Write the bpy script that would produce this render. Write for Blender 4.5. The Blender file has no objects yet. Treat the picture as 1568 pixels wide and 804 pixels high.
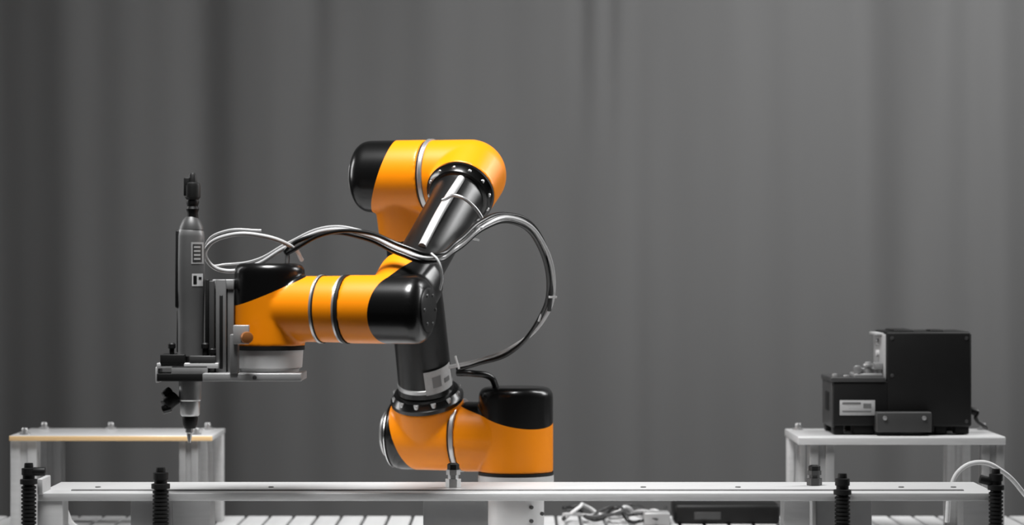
import bpy, bmesh, math, random
from mathutils import Vector, Matrix, Quaternion
random.seed(4)
D=4.0; ZC=1.2317
ZB=0.80   # bench top
def k(y): return 0.001*(D+y)/D
def P(px,py,y): return Vector(((px-784)*k(y), y, ZC-(py-402)*k(y)))
def X(px,y): return (px-784)*k(y)
def Z(py,y): return ZC-(py-402)*k(y)

# ---------------- materials ----------------
def mat(name,col,rough=.5,metal=0,coat=0,noise=0,nscale=40,bump=0,spec=.5,stretch=(1,1,1)):
    m=bpy.data.materials.new(name); m.use_nodes=True
    nt=m.node_tree; b=nt.nodes['Principled BSDF']
    if isinstance(col,(int,float)): col=(col,col,col)
    b.inputs['Base Color'].default_value=(*col,1)
    b.inputs['Roughness'].default_value=rough
    b.inputs['Metallic'].default_value=metal
    b.inputs['Coat Weight'].default_value=coat
    b.inputs['Coat Roughness'].default_value=.12
    b.inputs['Specular IOR Level'].default_value=spec
    if noise or bump:
        tc=nt.nodes.new('ShaderNodeTexCoord'); mp=nt.nodes.new('ShaderNodeMapping')
        mp.inputs['Scale'].default_value=stretch
        n=nt.nodes.new('ShaderNodeTexNoise'); n.inputs['Scale'].default_value=nscale
        n.inputs['Detail'].default_value=4
        nt.links.new(tc.outputs['Object'],mp.inputs[0]); nt.links.new(mp.outputs[0],n.inputs['Vector'])
        if noise:
            r=nt.nodes.new('ShaderNodeMapRange')
            r.inputs['To Min'].default_value=1-noise; r.inputs['To Max'].default_value=1+noise
            mx=nt.nodes.new('ShaderNodeVectorMath'); mx.operation='SCALE'
            mx.inputs[0].default_value=col
            nt.links.new(n.outputs['Fac'],r.inputs['Value']); nt.links.new(r.outputs[0],mx.inputs['Scale'])
            nt.links.new(mx.outputs[0],b.inputs['Base Color'])
        if bump:
            bp=nt.nodes.new('ShaderNodeBump'); bp.inputs['Strength'].default_value=bump; bp.inputs['Distance'].default_value=.002
            nt.links.new(n.outputs['Fac'],bp.inputs['Height']); nt.links.new(bp.outputs[0],b.inputs['Normal'])
    return m
ORANGE=mat('orange_paint',(.86,.25,.0008),.38,0,.08,noise=.04,nscale=8,spec=.3)
BLACK=mat('black_gloss',.003,.26,0,.15,spec=.4)
TUBEB=mat('black_tube',.004,.32,0,.05)
MATTE=mat('black_matte',.007,.5,noise=.2,spec=.25)
DGREY=mat('dark_grey',.04,.45,noise=.15)
STEEL=mat('steel',.5,.35,.8,noise=.1)
CHROME=mat('chrome',.8,.18,1)
ALU=mat('aluminium',.55,.45,.2,noise=.12,nscale=30,stretch=(1,6,6))
ALUD=mat('aluminium_dark',.18,.45,.3,noise=.15,nscale=30)
ALUM=mat('aluminium_mid',.32,.45,.3,noise=.15,nscale=30)
LIGHT=mat('light_grey_cast',.55,.45,.1,noise=.08)
BODY=mat('screwdriver_body',.12,.4,.2,0,.1)
WHITE=mat('white_label',.6,.6,noise=.1,nscale=200)
GREYL=mat('grey_label',.40,.6,noise=.15,nscale=200)
HOSE=mat('clear_hose',.42,.25,0,.3)
BEIGE=mat('acrylic_edge',(.80,.54,.27),.35,0,.2)
BRASS=mat('brass',(.45,.17,.05),.35,.6)

# ---------------- helpers ----------------
def empty(name,loc):
    e=bpy.data.objects.new(name,None); e.location=loc; e.empty_display_size=.05
    bpy.context.collection.objects.link(e); return e
def finish(name,bm,mats,parent=None,smooth=True,ang=35):
    bm.normal_update()
    for f in bm.faces: f.smooth=smooth
    if smooth:
        for e in bm.edges:
            if len(e.link_faces)==2 and e.calc_face_angle(0)>math.radians(ang): e.smooth=False
    me=bpy.data.meshes.new(name); bm.to_mesh(me); bm.free()
    if not isinstance(mats,(list,tuple)): mats=[mats]
    for m in mats: me.materials.append(m)
    o=bpy.data.objects.new(name,me); bpy.context.collection.objects.link(o)
    if parent:
        o.parent=parent; o.matrix_parent_inverse=Matrix.Translation(parent.location).inverted()
    return o
def add_box(bm,lo,hi,bev=0,mi=0,rot=None):
    lo=Vector(lo);hi=Vector(hi); c=(lo+hi)/2; d=hi-lo
    r=bmesh.ops.create_cube(bm,size=1)
    vs=r['verts']
    for v in vs: v.co=Vector((v.co.x*d.x,v.co.y*d.y,v.co.z*d.z))
    fs=set(f for v in vs for f in v.link_faces)
    for f in fs: f.material_index=mi
    if bev:
        es=list(set(e for v in vs for e in v.link_edges))
        rb=bmesh.ops.bevel(bm,geom=es,offset=bev,segments=2,affect='EDGES',profile=.5)
        vs=list(set(rb['verts'])|set(v for v in vs if v.is_valid))
        for f in rb['faces']: f.material_index=mi
    for v in vs:
        co=v.co
        if rot is not None: co=rot@co
        v.co=co+c
def box(name,lo,hi,m,parent=None,bev=.0015,rot=None):
    bm=bmesh.new(); add_box(bm,lo,hi,bev,0,rot); return finish(name,bm,m,parent,smooth=True,ang=50)
def add_lathe(bm,o,d,prof,seg=48,mi=0):
    d=Vector(d).normalized(); q=d.to_track_quat('Z','Y'); o=Vector(o)
    rings=[]
    for t,r in prof:
        if r<=1e-6: rings.append([bm.verts.new(o+d*t)])
        else: rings.append([bm.verts.new(o+q@Vector((r*math.cos(2*math.pi*i/seg),r*math.sin(2*math.pi*i/seg),t))) for i in range(seg)])
    for a,b in zip(rings,rings[1:]):
        for i in range(seg):
            j=(i+1)%seg
            if len(a)==1 and len(b)==1: continue
            if len(a)==1: f=bm.faces.new((a[0],b[j],b[i]))
            elif len(b)==1: f=bm.faces.new((a[i],a[j],b[0]))
            else: f=bm.faces.new((a[i],a[j],b[j],b[i]))
            f.material_index=mi
    if len(rings[0])>1: bm.faces.new(list(reversed(rings[0]))).material_index=mi
    if len(rings[-1])>1: bm.faces.new(rings[-1]).material_index=mi
def lathe(name,o,d,prof,m,parent=None,seg=48):
    bm=bmesh.new(); add_lathe(bm,o,d,prof,seg)
    bmesh.ops.recalc_face_normals(bm,faces=bm.faces)
    return finish(name,bm,m,parent)
def rprof(L,r,b=.002):
    return [(0,r-b),(b*.3,r-b*.3),(b,r),(L-b,r),(L-b*.3,r-b*.3),(L,r-b)]
def cyl(name,p0,p1,r,m,parent=None,b=.0015,seg=48):
    p0=Vector(p0);p1=Vector(p1); d=p1-p0
    return lathe(name,p0,d,rprof(d.length,r,b),m,parent,seg)
def tube(name,pts,r,m,parent=None):
    cu=bpy.data.curves.new(name,'CURVE'); cu.dimensions='3D'; cu.bevel_depth=r; cu.bevel_resolution=4; cu.resolution_u=10
    cu.use_fill_caps=True
    s=cu.splines.new('BEZIER'); s.bezier_points.add(len(pts)-1)
    for b,p in zip(s.bezier_points,pts):
        b.co=p; b.handle_left_type='AUTO'; b.handle_right_type='AUTO'
    cu.materials.append(m)
    o=bpy.data.objects.new(name,cu); bpy.context.collection.objects.link(o)
    dg=bpy.context.evaluated_depsgraph_get(); dg.update()
    me=bpy.data.meshes.new_from_object(o.evaluated_get(dg))
    for p in me.polygons: p.use_smooth=True
    bpy.data.objects.remove(o)
    o=bpy.data.objects.new(name,me); bpy.context.collection.objects.link(o)
    if parent:
        o.parent=parent; o.matrix_parent_inverse=Matrix.Translation(parent.location).inverted()
    return o
def bolts(name,c,axis,R,n,m,parent,r=.0035,h=.004,phase=0,seg=12):
    axis=Vector(axis).normalized(); q=axis.to_track_quat('Z','Y'); bm=bmesh.new()
    for i in range(n):
        a=2*math.pi*i/n+phase
        p=Vector(c)+q@Vector((R*math.cos(a),R*math.sin(a),0))
        add_lathe(bm,p,axis,rprof(h,r,.0006),seg)
    bmesh.ops.recalc_face_normals(bm,faces=bm.faces)
    return finish(name,bm,m,parent)
def fused(name,builder,mats,parent,cut=None,voxel=.0020,smooth=14):
    """union of primitives with blended fillets, optional slanted cap split"""
    bm=bmesh.new(); builder(bm); bmesh.ops.recalc_face_normals(bm,faces=bm.faces)
    me=bpy.data.meshes.new(name+'_t'); bm.to_mesh(me); bm.free()
    o=bpy.data.objects.new(name+'_t',me); bpy.context.collection.objects.link(o)
    md=o.modifiers.new('r','REMESH'); md.mode='VOXEL'; md.voxel_size=voxel
    sm=o.modifiers.new('s','SMOOTH'); sm.iterations=smooth; sm.factor=.5
    dg=bpy.context.evaluated_depsgraph_get(); dg.update()
    me2=bpy.data.meshes.new_from_object(o.evaluated_get(dg))
    bpy.data.objects.remove(o)
    me2.materials.clear()
    for m in mats: me2.materials.append(m)
    bm=bmesh.new(); bm.from_mesh(me2)
    if cut:
        co,no=cut
        bmesh.ops.bisect_plane(bm,geom=bm.verts[:]+bm.edges[:]+bm.faces[:],plane_co=co,plane_no=no,dist=1e-6)
        for f in bm.faces:
            f.material_index=1 if (f.calc_center_median()-co).dot(no)>0 else 0
    for f in bm.faces: f.smooth=True
    if cut:
        for e in bm.edges:
            if len(e.link_faces)==2 and e.link_faces[0].material_index!=e.link_faces[1].material_index: e.smooth=False
    bm.to_mesh(me2); bm.free()
    o=bpy.data.objects.new(name,me2); bpy.context.collection.objects.link(o)
    o.parent=parent; o.matrix_parent_inverse=Matrix.Translation(parent.location).inverted()
    return o
def capprof(L0,L1,r,fr=.02):
    pr=[(-L0,r)]
    pr.append((L1-fr,r))
    for i in range(1,7):
        a=i/6*math.pi/2
        pr.append((L1-fr+fr*math.sin(a),r-fr+fr*math.cos(a)))
    return pr
def joint(name,c,a,n,r,L0,L1,nr,nL,parent,off,kk,fr=.02,ky=0):
    a=Vector(a).normalized(); n=Vector(n).normalized()
    def b(bm):
        add_lathe(bm,c,a,capprof(L0,L1,r,fr),64)
        add_lathe(bm,c,n,[(0,nr*.98),(nL,nr)],64)
    s=a.cross(n); 
    if s.y>0: s=-s
    no=(a-kk*n+ky*s); co=c+a*off
    return fused(name,b,[ORANGE,BLACK],parent,(co,no.normalized()))

# ================= ROBOT =================
th=math.radians(18)
AX=Vector((math.cos(th),-math.sin(th),0))     # joint axis, right end nearer camera
rob=empty('robot_arm',(X(788,0),0,ZB))
cB=P(790,670,0)
bz=Z(727,0)
lathe('base_plinth',(cB.x,0,ZB),(0,0,1),[(0,.075),(.012,.075),(.014,.05),(.03,.043),(bz-ZB-.035,.043),(bz-ZB-.022,.054),(bz-ZB-.016,.058),(bz-ZB,.058)],LIGHT,rob)
bolts('base_bolts',(cB.x,0,ZB+.012),(0,0,1),.064,8,STEEL,rob,.004,.005)
bolts('plinth_screws',(cB.x+.028,-.034,ZB+.05),(.5,-1,0),.012,3,DGREY,rob,.003,.004)
lathe('base_seal_ring',(cB.x,0,bz),(0,0,1),[(0,.0575),(.005,.0575)],MATTE,rob)
nd=(-AX)
joint('shoulder_housing',cB,(0,0,1),nd,.057,cB.z-bz-.004,.078,.054,.084,rob,.034,.24,fr=.014,ky=.22)
r1=cB+nd*.084; r1.z=cB.z+.002
lathe('shoulder_ring',r1,nd,[(0,.0555),(.001,.0565),(.006,.0565),(.007,.0555)],STEEL,rob,64)
lathe('shoulder_seal',r1+nd*.007,nd,[(0,.054),(.003,.054)],MATTE,rob,64)
J2=r1+nd*.052
updir=(P(617,345,-.085)-J2).normalized()
joint('upper_arm_joint_housing',J2,nd,updir,.055,.043,.072,.055,.058,rob,.040,.34,fr=.026)
lathe('joint_end_plate',J2+nd*.071,nd,[(0,.036),(.003,.036),(.005,.032),(.005,.0)],STEEL,rob)
lathe('joint_end_band',J2+nd*.060,nd,[(0,.0530),(.002,.0520),(.003,.0495)],CHROME,rob)
f0=J2+updir*.058
lathe('upper_arm_flange',f0,updir,[(0,.056),(.006,.0565),(.008,.054),(.016,.050),(.018,.043)],BLACK,rob,64)
bolts('upper_arm_bolts',f0+updir*.009,updir,.050,12,STEEL,rob,.0042,.007)
J3=P(616,270,-.085)
f1=J3-updir*.088
L=(f1-f0).length
lathe('upper_arm_tube',f0+updir*.016,(f1-f0),[(0,.043),(.02,.0415),(L*.5,.0405),(L-.04,.0375),(L-.016,.040)],TUBEB,rob,64)
lathe('upper_arm_band',f0+updir*.028,updir,[(0,.0416),(.0005,.0425),(.006,.0425),(.0065,.0416)],STEEL,rob,64)
lathe('elbow_lower_flange',f1-updir*.018,updir,[(0,.040),(.004,.044),(.016,.046),(.018,.046)],BLACK,rob,64)
joint('elbow_housing',J3,nd,-updir,.054,.040,.072,.047,.088,rob,.027,.38,fr=.022)
lathe('elbow_end_plate',J3+nd*.071,nd,[(0,.032),(.003,.032),(.005,.028),(.005,0)],STEEL,rob)
r2=J3+AX*.040
lathe('elbow_seal',r2,AX,[(0,.053),(.004,.053)],MATTE,rob,64)
lathe('elbow_ring',r2+AX*.003,AX,[(0,.0545),(.001,.0555),(.006,.0555),(.007,.0545)],STEEL,rob,64)
E=r2+AX*.068
W1=P(604,474,-.43)
fd=(W1-E).normalized()
def eb(bm):
    add_lathe(bm,r2+AX*.006,AX,[(0,.0535),(.062,.0535)],64)
    bmesh.ops.create_uvsphere(bm,u_segments=64,v_segments=32,radius=.0535,matrix=Matrix.Translation(E))
    add_lathe(bm,E,fd,[(0,.0535),(.050,.051)],64)
fused('elbow_bend',eb,[ORANGE],rob)
g0=E+fd*.050
lathe('forearm_flange',g0,fd,[(0,.0505),(.006,.051),(.008,.048),(.016,.044),(.018,.040)],BLACK,rob,64)
bolts('forearm_bolts',g0+fd*.008,fd,.0455,12,STEEL,rob,.0032,.004)
g1=W1-fd*.082
Lf=(g1-g0).length
lathe('forearm_tube',g0+fd*.014,fd,[(0,.039),(.02,.037),(Lf*.5,.036),(Lf-.03,.036),(Lf-.014,.039)],TUBEB,rob,64)
lathe('wrist_upper_flange',g1-fd*.014,fd,[(0,.038),(.004,.041),(.012,.043),(.014,.043)],BLACK,rob,64)
joint('wrist_pitch_housing',W1,AX,-fd,.047,.067,.049,.047,.080,rob,-.002,.42,fr=.018,ky=.12)
lathe('wrist_cap_disc',W1+AX*.0485,AX,[(0,.030),(.002,.030),(.003,.027),(.003,0)],MATTE,rob)
bolts('wrist_cap_screws',W1+AX*.0485,AX,.022,6,DGREY,rob,.0025,.0045)
r3=W1-AX*.067
lathe('wrist_seal',r3,nd,[(0,.0475),(.005,.0475)],MATTE,rob,64)
lathe('wrist_ring',r3+nd*.005,nd,[(0,.0465),(.003,.0468)],STEEL,rob,64)
yW2=r3.y+ .115*math.sin(th)
W2=P(413,474,yW2)
dW=(r3-W2); dW.z=0; dl=dW.length; dW.normalize()
W2.z=r3.z
zb=Z(530,yW2)
joint('wrist_yaw_housing',W2,(0,0,1),dW,.049,W2.z-zb,Z(403,yW2)-W2.z,.046,dl-.006,rob,.026,.36,fr=.012,ky=.24)
q=W2+dW*(.076)
lathe('wrist_yaw_ring',q,dW,[(0,.0468),(.0005,.0475),(.003,.0475),(.0035,.0468)],STEEL,rob,64)
lathe('wrist_yaw_seal',q+dW*.0034,dW,[(0,.0469),(.002,.0469)],MATTE,rob,64)
lathe('tool_seal_ring',(W2.x,W2.y,zb-.005),(0,0,1),[(0,.0485),(.006,.0485)],MATTE,rob,64)
zf=Z(571,yW2)
lathe('tool_flange',(W2.x,W2.y,zf),(0,0,1),[(0,.040),(.006,.041),(.008,.045),(zb-.005-zf,.0465)],LIGHT,rob,64)
# rating tag wrapped on the upper arm tube
ta=f0+updir*.045
e1=Vector((1,0,0)); e1=(e1-updir*e1.dot(updir)).normalized(); e2=updir.cross(e1)
if e2.y>0: e2=-e2
def tag(name,h0,h1,a0,a1,R,m):
    bm=bmesh.new(); vs=[]
    for i in range(13):
        a=math.radians(a0+(a1-a0)*i/12)
        d_=e1*math.sin(a)+e2*math.cos(a)
        vs.append([bm.verts.new(ta+updir*h+d_*R) for h in (h0,h1)])
    for a,b in zip(vs,vs[1:]): bm.faces.new((a[0],b[0],b[1],a[1]))
    finish(name,bm,m,rob)
tag('arm_tag',-.018,.020,4,78,.0430,GREYL)
tag('arm_tag_print',-.008,.010,20,40,.0433,ALUD)
tag('arm_tag_print_2',-.006,.002,48,66,.0433,ALUD)
nrm=fd.cross(AX).normalized()
if nrm.z<0: nrm=-nrm
s0=g0+fd*.022+nrm*.034+AX*.012; s1=g1-fd*.03+nrm*.034+AX*.012
tube('forearm_conduit',[s0,(s0+s1)/2+nrm*.004,s1],.006,HOSE,rob)

# hoses
def HP(l): return [P(a,b,c) for a,b,c in l]
main=[(462,398,-.33),(448,379,-.36),(400,361,-.37),(345,362,-.37),(318,378,-.36),(318,400,-.34),(340,414,-.33),(385,408,-.33),(440,378,-.35),(500,353,-.37),(560,360,-.40),(615,384,-.43),(655,396,-.44),(700,378,-.38),(742,345,-.32),(786,335,-.25),(828,366,-.18),(848,440,-.13),(832,490,-.10),(784,532,-.07),(730,553,-.05),(688,562,-.03)]
tube('air_hose',HP(main),.0031,HOSE,rob)
tube('signal_cable',HP([(440,402,-.32),(440,390,-.34)]+[(a-2,b+5,c) for a,b,c in main[8:16]]+[(822,370,-.18),(840,440,-.13),(827,486,-.10),(781,540,-.07),(731,557,-.05)]+[(700,566,-.03)]),.0032,TUBEB,rob)
tube('air_hose_thin',HP([(a,b-8,c+.005) for a,b,c in main[2:5]]+[(322,405,-.33),(345,405,-.32),(392,398,-.33)]+[(a-1,b-5,c+.004) for a,b,c in main[8:17]]+[(840,445,-.12),(825,492,-.1)]),.0018,HOSE,rob)
tube('power_cable',HP([(440,388,-.36),(500,358,-.385),(560,356,-.41),(620,378,-.445),(660,390,-.445),(700,370,-.385),(735,340,-.33),(775,328,-.26),(820,350,-.19),(844,420,-.14),(841,476,-.12)]),.003,TUBEB,rob)
tube('base_cable',HP([(700,571,-.03),(725,572,-.04),(750,577,-.03),(760,594,-.01)]),.005,TUBEB,rob)
for i,l in enumerate([[(660,388,-.45),(670,398,-.455),(677,425,-.45),(674,444,-.44)],[(733,368,-.33),(722,362,-.34),(726,352,-.34),(740,348,-.33)],[(678,306,-.30),(700,300,-.32),(725,316,-.32),(744,345,-.31)],[(812,345,-.19),(822,356,-.19)],[(840,455,-.13),(853,455,-.13)],[(697,545,-.05),(703,565,-.05)]]):
    tube('cable_tie_%d'%(i+1),HP(l),.0016 if i!=2 else .0025,WHITE if i!=2 else STEEL,rob)

# ================= SCREWDRIVER TOOL =================
yT=W2.y-.01
tool=empty('electric_screwdriver',P(291,678,yT))
kk_=k(yT)
def vl(name,px,prof,m,y=yT,parent=tool,seg=40):
    pr=[(Z(py,y),r*k(y)) for py,r in prof][::-1]
    z0=pr[0][0]
    return lathe(name,(X(px,y),y,z0),(0,0,1),[(z-z0,r) for z,r in pr],m,parent,seg)
def bx(name,x0,y0,x1,y1,m,ya,yb,parent=tool,bev=.001):
    ym=ya
    return box(name,(X(x0,ym),ya,Z(y1,ym)),(X(x1,ym),yb,Z(y0,ym)),m,parent,bev)
vl('cable_plug',295,[(265,0),(265,4),(268,6),(279,7),(281,11),(285,12),(302,12),(306,9),(310,10),(316,8),(320,10),(326,8),(335,9),(338,9)],MATTE)
bx('plug_clip',281,272,290,300,MATTE,yT-.006,yT+.004)
vl('neck_collar',293,[(332,9),(338,14),(347,18),(352,19)],DGREY)
vl('body',292,[(350,17),(354,20),(362,21),(400,21.5),(445,21.5),(452,21),(500,20),(545,20)],BODY)
box('grip_strip',(X(269,yT),yT-.010,Z(472,yT)),(X(276,yT),yT+.010,Z(352,yT)),MATTE,tool,.003)
box('start_lever',(X(271,yT),yT-.006,Z(540,yT)),(X(275,yT),yT+.006,Z(475,yT)),MATTE,tool,.002)
def sticker(name,pxc,y0,y1,w,m,r=21.6):
    bm=bmesh.new(); cx=X(292,yT); R=(r+.35)*kk_
    a0=math.asin(max(-1,min(1,(pxc-w/2-292)/r))); a1=math.asin(max(-1,min(1,(pxc+w/2-292)/r)))
    vs=[]
    for i in range(9):
        a=a0+(a1-a0)*i/8
        vs.append([bm.verts.new((cx+R*math.sin(a),yT-R*math.cos(a),Z(p,yT))) for p in (y1,y0)])
    for a,b in zip(vs,vs[1:]): bm.faces.new((a[0],b[0],b[1],a[1]))
    finish(name,bm,m,tool)
sticker('label_1',304,371,404,17,GREYL)
sticker('label_1_print',304,374,401,13,DGREY,21.9)
for i in range(4): sticker('label_1_text_%d'%i,304,377+i*6,380+i*6,9,GREYL,22.2)
sticker('label_2',304,419,438,15,WHITE)
sticker('label_2_print',301,422,435,5,MATTE,21.9)
sticker('label_2_print_2',308,424,428,4,MATTE,21.9)
bx('bracket_plate_1',314,428,320,560,MATTE,yT-.012,yT+.02)
bx('bracket_plate_2',320,430,328,570,DGREY,yT-.022,yT+.02)
bx('bracket_plate_3',330,428,346,572,ALUD,yT-.018,yT+.03)
bx('bracket_plate_4',348,440,358,572,ALUD,yT-.012,yT+.03)
bx('bracket_top',325,428,358,443,ALUM,yT-.014,yT+.02)
bx('bracket_slide',336,452,341,565,MATTE,yT-.020,yT+.0)
bx('knob_block',357,498,381,527,ALUM,yT-.058,yT-.046)
cyl('clamp_knob',P(376,517,yT-.048),P(379,517,yT-.075),.008,BRASS,tool)
bx('knob_arm',352,512,364,572,ALUD,yT-.052,yT-.03)
bx('mount_plate',310,572,461,584,ALUM,yT-.05,yT+.05)
bolts('mount_plate_screws',P(390,578,yT-.05),(0,-1,0),.0,1,DGREY,tool,.003,.001)
for i,(a,b,c,d,m) in enumerate([(245,543,283,562,MATTE),(240,556,334,564,ALU),(240,572,312,584,MATTE),(262,560,318,573,ALUM),(290,545,330,557,DGREY)]):
    bx('clamp_plate_%d'%(i+1),a,b,c,d,m,yT-.028,yT+.028)
for i,(px,a,b) in enumerate([(263,525,545),(314,525,548),(325,533,550)]):
    vl('clamp_screw_%d'%(i+1),px,[(a,4),(a+2,6),(a+8,6),(a+9,4),(b,4)],MATTE,yT-.018,seg=16)
bx('clamp_end',238,562,243,586,ALU,yT-.02,yT+.02)
vl('nose_sleeve',291,[(583,17),(585,17.5),(612,17),(614,15.5),(634,15),(637,13)],STEEL)
vl('nose_collar',291,[(636,11),(640,12),(650,11),(656,8)],MATTE)
vl('bit_holder',290,[(655,6),(662,6),(664,4),(670,3.5),(678,2)],STEEL,seg=16)
cyl('pilot_knob',P(270,607,yT),P(252,622,yT-.01),.010,MATTE,tool,.003)
cyl('pilot_knob_tip',P(262,597,yT),P(250,606,yT-.005),.006,MATTE,tool,.002)
cyl('pilot_port',P(262,624,yT-.01),P(248,628,yT-.012),.006,BLACK,tool,.002)

# ================= ROOM =================
FL=mat('floor_concrete',.12,.7,noise=.2,nscale=5)
WALL=mat('wall_paint',.2,.9,noise=.05,nscale=4)
box('floor',(-5,-6,-.1),(5,2.6,0),FL,None,0)
box('wall_back',(-5,2.4,0),(5,2.5,3.6),WALL,None,0)
CUR=mat('curtain_fabric',.30,.95,noise=.09,nscale=2.2,bump=.15,spec=.1,stretch=(3,1,.35))
bm=bmesh.new(); NX,NZ=600,24
rows=[]
ph=[random.uniform(0,6.28) for _ in range(12)]
def g(x,c,w): return math.exp(-((x-c)/w)**2)
def fold(x,zf):
    t=(zf/3.2)
    f=.014*math.sin(x*9+ph[0])+.010*math.sin(x*17+ph[1]+.3*zf)+.006*math.sin(x*31+ph[2]+.6*zf)+.003*math.sin(x*57+ph[4]+.9*zf)
    amp=.32+1.0*g(x,1.0,.45)+.3*g(x,-1.0,.45)+.4*max(0,(t-.45))
    f*=amp
    f+=.03*math.sin(x*2.1+ph[3])
    f+=.010*g(x,.27,.03)+.010*g(x,-.66,.06)-.03*g(x,.87+.05*(zf-1.2),.07)
    up=max(0,min(1,(zf-1.5)/.3))
    f+=(.018*g(x,.15,.025)+.014*g(x,.21,.02)+.010*g(x,-.42,.03))*up
    return f
for j in range(NZ+1):
    zf=3.2*j/NZ
    rows.append([bm.verts.new((-2.6+5.2*i/NX,1.6+fold(-2.6+5.2*i/NX,zf),zf+.002)) for i in range(NX+1)])
for a,b in zip(rows,rows[1:]):
    for i in range(NX): bm.faces.new((a[i],a[i+1],b[i+1],b[i]))
cur=finish('backdrop_curtain',bm,CUR,None)
sd=cur.modifiers.new('thickness','SOLIDIFY'); sd.thickness=.003

# ================= WORKBENCH =================
bench=empty('slatted_workbench',(0,-.05,0))
SL=mat('bench_slats',.62,.5,.0,noise=.15,nscale=6,stretch=(8,.5,1))
bm=bmesh.new(); x=-1.3; 
while x<1.3:
    add_box(bm,(x,-.62,ZB-.03),(x+.035,.45,ZB),.0015); x+=.0405
finish('slats',bm,SL,bench,True,50)
box('bench_core',(-1.3,-.61,ZB-.05),(1.3,.445,ZB-.022),MATTE,bench)
for i,(a,b) in enumerate([(-1.25,-.55),(1.17,-.55),(-1.25,.32),(1.17,.32)]):
    box('leg_%d'%(i+1),(a,b,0),(a+.08,b+.08,ZB-.05),ALUD,bench,.003)
box('stretcher',(-1.2,.34,.2),(1.2,.38,.26),ALUD,bench)

# ================= FRONT RAIL =================
yf,yb=-.374,-.19
hz=ZC-.320
rail=empty('assembly_rail',(0,-.28,ZB))
xl,xr=X(58,yf),X(1527,yf)
box('rail_plate',(xl,yf,hz-.011),(xr,yb,hz),ALU,rail,.001)
box('rail_lip',(xl+.04,yf+.035,hz),(xr-.04,yf+.045,hz+.0015),ALUD,rail,.0005)
box('rail_end_left',(xl,yf-.004,Z(757,yf)),(X(66,yf),yf+.06,Z(733,yf)),ALU,rail,.001)
def post(n,a,b,y0,y1,m): box(n,(X(a,y0),y0,ZB),(X(b,y0),y1,hz-.010),m,rail,.0015)
post('post_1',57,96,yf+.002,yf+.05,ALU)
post('post_2',200,262,yf+.012,yf+.06,ALUM)
post('post_3',262,322,yf+.03,yf+.09,ALU)
post('post_4',648,747,yf+.012,yf+.07,ALUM)
post('post_5',1200,1240,yf+.012,yf+.06,ALU)
post('post_6',1250,1335,yf+.04,yf+.09,ALUM)
post('post_7',1475,1522,yf+.04,yf+.09,ALU)
bm=bmesh.new()
for px in (150,415,690,985,1130,1380,1460):
    p=P(px,748,yf+.09); add_lathe(bm,(p.x,p.y,hz),(0,0,1),rprof(.0015,.004,.0004),16)
bmesh.ops.recalc_face_normals(bm,faces=bm.faces); finish('rail_screws',bm,ALUD,rail)

def plunger(name,px,top,bot,y,w=12,knob=None):
    e=empty(name,P(px,bot,y))
    pr=[(top,w*.3),(top,w*.55),(top+3,w*.6),(top+7,w*.6),(top+8,w*.95),(top+18,w*.95),(top+19,w*.8),(top+24,w*.8),(top+25,w*1.15),(top+32,w*1.15),(top+33,w*.75)]
    p=top+35
    while p<bot-14:
        pr+=[(p,w*.8),(p+1,w*1.0),(p+4,w*1.0),(p+5,w*.8)]; p+=6
    pr+=[(p,w*.75),(p+1,w*1.15),(bot,w*1.1)]
    vl('threaded_body',px,pr,MATTE,y,e,24)
    return e
zbot=402+(ZC-ZB)/k(yf-.014)
plunger('shock_absorber',246,716,zbot,yf-.014,12.5)
plunger('shock_absorber',1290,725,zbot,yf-.014,12)
e=plunger('shock_absorber',44,709,zbot,yf-.014,11.5)
cyl('side_knob',P(50,722,yf-.016),P(70,722,yf-.016),.006,MATTE,e)
e=plunger('shock_absorber',1525,718,zbot,yf-.014,11)
cyl('side_knob',P(1500,733,yf-.014),P(1526,740,yf-.014),.006,MATTE,e)
def stop(px,top,y,m1,m2):
    e=empty('hex_bolt_stop',(X(px,y),y,hz))
    H=(Z(top,y)-hz)
    bm=bmesh.new()
    add_lathe(bm,(X(px,y),y,hz+.0002),(0,0,1),[(0,.011),(H*.35,.011),(H*.36,.0075),(H*.5,.0075),(H*.51,.010),(H*.72,.010),(H*.73,.006)],6)
    bmesh.ops.recalc_face_normals(bm,faces=bm.faces); finish('nut',bm,m1,e,False)
    bm=bmesh.new()
    add_lathe(bm,(X(px,y),y,hz+H*.72),(0,0,1),[(0,.0085),(H*.22,.0085),(H*.28,.006)],6)
    bmesh.ops.recalc_face_normals(bm,faces=bm.faces); finish('cap',bm,m2,e,False)
stop(694,709,-.28,STEEL,MATTE)
stop(1247,712,-.25,DGREY,MATTE)

# ================= SIDE TABLES =================
def side_table(name,x0,x1,y0,y1,h,t,mtop,medge,legs):
    z=ZC-h
    e=empty(name,((X(x0,y0)+X(x1,y0))/2,(y0+y1)/2,ZB))
    a,b=X(x0,y0),X(x1,y0)
    box('top_plate',(a,y0+.003,z-t),(b,y1,z),mtop,e,.001)
    box('front_edge',(a,y0,z-t*1.05),(b,y0+.004,z-t*.1),medge,e,.0008)
    n=0
    for (la,lb,back) in legs:
        n+=1
        yy=(y1-.045) if back else (y0+.008)
        bm=bmesh.new()
        xa,xb=X(la,yy),X(lb,yy); w=(xb-xa)
        add_box(bm,(xa+w*.14,yy+.004,ZB),(xb-w*.14,yy+.034,z-t),.0005)
        for u,v in ((xa,yy),(xb-w*.36,yy)):
            add_box(bm,(u,v,ZB),(u+w*.36,v+.012,z-t),.001)
            add_box(bm,(u,v+.024,ZB),(u+w*.36,v+.036,z-t),.001)
        finish('leg_%d'%n,bm,ALU if n%2 else ALUM,e,True,50)
    return e,z
TOPM=mat('acrylic_top',.6,.3,0,.3,noise=.08,nscale=12)
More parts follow.
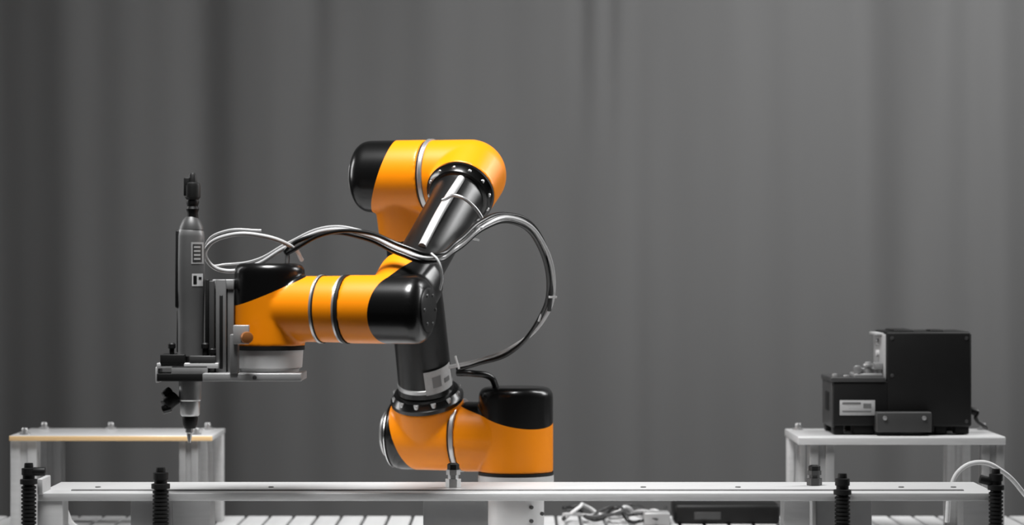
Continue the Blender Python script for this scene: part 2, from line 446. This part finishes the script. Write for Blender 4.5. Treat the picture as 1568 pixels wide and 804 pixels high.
lt,zl=side_table('fixture_table',14,325,.2,.39,.2785,.008,TOPM,BEIGE,[(306,340,1),(274,303,0),(16,56,0),(60,94,1)])
def tbolt(par,z,l):
    bm=bmesh.new()
    for px,y in l:
        add_lathe(bm,(X(px,y),y,z),(0,0,1),[(0,.009),(.003,.009),(.003,.005),(.009,.005),(.011,.004)],16)
    bmesh.ops.recalc_face_normals(bm,faces=bm.faces); finish('thumb_screws',bm,STEEL,par)
tbolt(lt,zl,[(38,.225),(68,.37),(318,.36),(300,.225),(170,.37)])
rt,zr=side_table('instrument_stand',1222,1540,.1,.30,.2735,.012,ALU,ALU,[(1207,1233,1),(1240,1278,0),(1450,1486,1),(1504,1538,0)])
tbolt(rt,zr,[(1222,.27),(1505,.27)])

# ================= INSTRUMENT =================
ins=empty('screw_feeder_controller',(X(1400,.15),.18,zr))
y0=.135
def ib(n,a,b,c,d,m,ya=y0,yb=.27,bev=.002): return box(n,(X(a,ya),ya,max(zr+.0012,Z(d,ya))),(X(c,ya),yb,Z(b,ya)),m,ins,bev)
ib('main_case',1357,508,1488,654,MATTE,bev=.004)
ib('left_panel',1354,512,1359,590,GREYL,y0+.004,.262,.002)
ib('step_case',1276,584,1360,652,MATTE,y0+.0)
ib('step_face',1273,582,1278,655,DGREY,y0+.004,.26)
ib('step_lid',1272,578,1356,585,DGREY,y0-.002,.26,.001)
ib('step_port',1269,600,1275,630,MATTE,y0+.03,y0+.08)
ib('spec_label',1286,613,1340,636,GREYL,y0-.0015,y0+.002,.0003)
ib('spec_label_print',1290,616,1318,619,ALUD,y0-.002,y0,.0)
ib('spec_label_print_2',1290,629,1334,631,ALUD,y0-.002,y0,.0)
ib('spec_label_print_3',1322,618,1334,625,ALUD,y0-.002,y0,.0)
ib('front_bracket',1342,631,1427,662,DGREY,y0-.02,y0+.01)
for i,(px,py) in enumerate([(1355,640),(1415,640)]):
    bolts('bracket_screw_%d'%i,P(px,py,y0-.02),(0,-1,0),0,1,STEEL,ins,.0035,.003)
for i,(a,b) in enumerate([(1276,1292),(1306,1340),(1432,1450),(1462,1484)]):
    ib('foot_%d'%(i+1),a,650,b,666,MATTE,y0+.01,y0+.04)
    box('rear_foot_%d'%(i+1),(X(a,y0),.235,zr+.001),(X(b,y0),.26,zr+.02),MATTE,ins)
ib('top_handle',1368,505,1400,509,MATTE,y0+.02,.25)
ib('top_latch',1424,505,1446,509,MATTE,y0+.02,.2)
for i,(py,m) in enumerate([(520,STEEL),(537,WHITE),(556,STEEL)]):
    cyl('connector_%d'%(i+1),P(1354,py+4,.2),P(1341,py+4,.2),.006,m,ins)
ib('panel_hood',1342,510,1356,514,GREYL,y0+.03,.25,.001)
ib('feeder_base',1308,572,1352,579,ALUM,y0+.01,y0+.07)
ib('feeder_track',1318,564,1352,573,STEEL,y0+.02,y0+.05,.001)
ib('feeder_gate',1340,556,1352,566,ALUM,y0+.015,y0+.045,.001)
cyl('feeder_roller',P(1313,566,y0+.01),P(1313,566,y0+.06),.007,STEEL,ins)
cyl('feeder_post',P(1329,578,y0+.02),P(1329,554,y0+.02),.005,ALUM,ins)
cyl('feeder_cap',P(1329,561,y0+.02),P(1329,557,y0+.02),.008,STEEL,ins)
cyl('feeder_post_2',P(1278,582,y0+.03),P(1278,572,y0+.03),.004,ALUM,ins)
cyl('feeder_screw',P(1296,579,y0+.03),P(1296,574,y0+.03),.005,STEEL,ins)
cc=[(1366,518),(1480,518),(1480,645),(1366,575)]
for i,(px,py) in enumerate(cc): bolts('case_screw_%d'%i,P(px,py,y0),(0,-1,0),0,1,DGREY,ins,.003,.001)
tube('rear_lead',[P(1487,628,.2),P(1496,630,.2),P(1494,640,.2),P(1506,652,.21),P(1510,656,.22)],.003,TUBEB,ins)
cyl('rear_plug',P(1486,628,.2),P(1495,632,.2),.006,MATTE,ins)

# ============== loose things behind rail ==============
wh=empty('white_cable',P(1500,760,-.1))
tube('cable',[P(1450,800,-.15),P(1456,748,-.15),P(1470,720,-.15),P(1500,708,-.15),P(1535,722,-.14),P(1568,756,-.12),P(1600,800,-.1),P(1660,842,-.1)],.0035,WHITE,wh)
yy=.36
pb=empty('power_adapter',(X(1110,yy),yy,ZB))
box('case',(X(1030,yy),yy-.05,ZB),(X(1190,yy),yy+.05,Z(768,yy)),MATTE,pb,.006)
box('label',(X(1060,yy),yy-.052,ZB+.008),(X(1100,yy),yy-.049,ZB+.02),DGREY,pb,.0005)
cb=empty('cable_bundle',(X(940,.33),.33,ZB))
for i in range(5):
    pts=[]
    for j in range(9):
        px=862+j*20
        pts.append(Vector((X(px,.33),.33+random.uniform(-.05,.05),ZB+.005+random.uniform(0,.022))))
    tube('strand_%d'%(i+1),pts,.0028,[WHITE,DGREY,GREYL,DGREY,TUBEB][i],cb)
box('connector_block',(X(985,.3),.28,ZB),(X(1025,.3),.32,ZB+.022),ALUM,cb,.003)
hb=empty('coiled_lead',(X(110,.1),.1,ZB))
tube('lead',[P(96,765,-.1),P(102,785,-.05),P(115,806,0),P(160,823,.05),P(220,818,.1)],.004,WHITE,hb)

# ================= LIGHTS =================
def area(n,loc,tgt,size,en,sy=None):
    l=bpy.data.lights.new(n,'AREA'); l.energy=en; l.size=size
    if sy: l.shape='RECTANGLE'; l.size_y=sy
    o=bpy.data.objects.new(n,l); o.location=loc
    o.rotation_euler=(Vector(tgt)-Vector(loc)).to_track_quat('-Z','Y').to_euler()
    bpy.context.collection.objects.link(o); return o
a=area('key_softbox',(-.35,-.8,3.0),(-.1,-.25,1.0),.7,13); a.data.spread=math.radians(60)
area('rim_softbox_left',(-2.2,.5,1.9),(-.2,-.1,1.2),.5,7,1.2).data.spread=math.radians(100)
area('rim_softbox_right',(2.0,.6,2.2),(.2,-.1,1.1),.5,9,1.2).data.spread=math.radians(100)
area('backdrop_light',(1.0,.1,2.2),(.5,1.6,1.35),.5,15)
w=bpy.data.worlds.new('world'); bpy.context.scene.world=w; w.use_nodes=True
w.node_tree.nodes['Background'].inputs[0].default_value=(.5,.5,.5,1)
w.node_tree.nodes['Background'].inputs[1].default_value=.05
# ================= CAMERA =================
c=bpy.data.cameras.new('camera'); co=bpy.data.objects.new('camera',c); bpy.context.collection.objects.link(co)
co.location=(0,-D,ZC); co.rotation_euler=(math.radians(90),0,0)
c.sensor_width=36; c.lens=36*D/1.568
c.dof.use_dof=True; c.dof.focus_distance=D-.25; c.dof.aperture_fstop=3.5
bpy.context.scene.camera=co
bpy.context.scene.view_settings.view_transform='Standard'
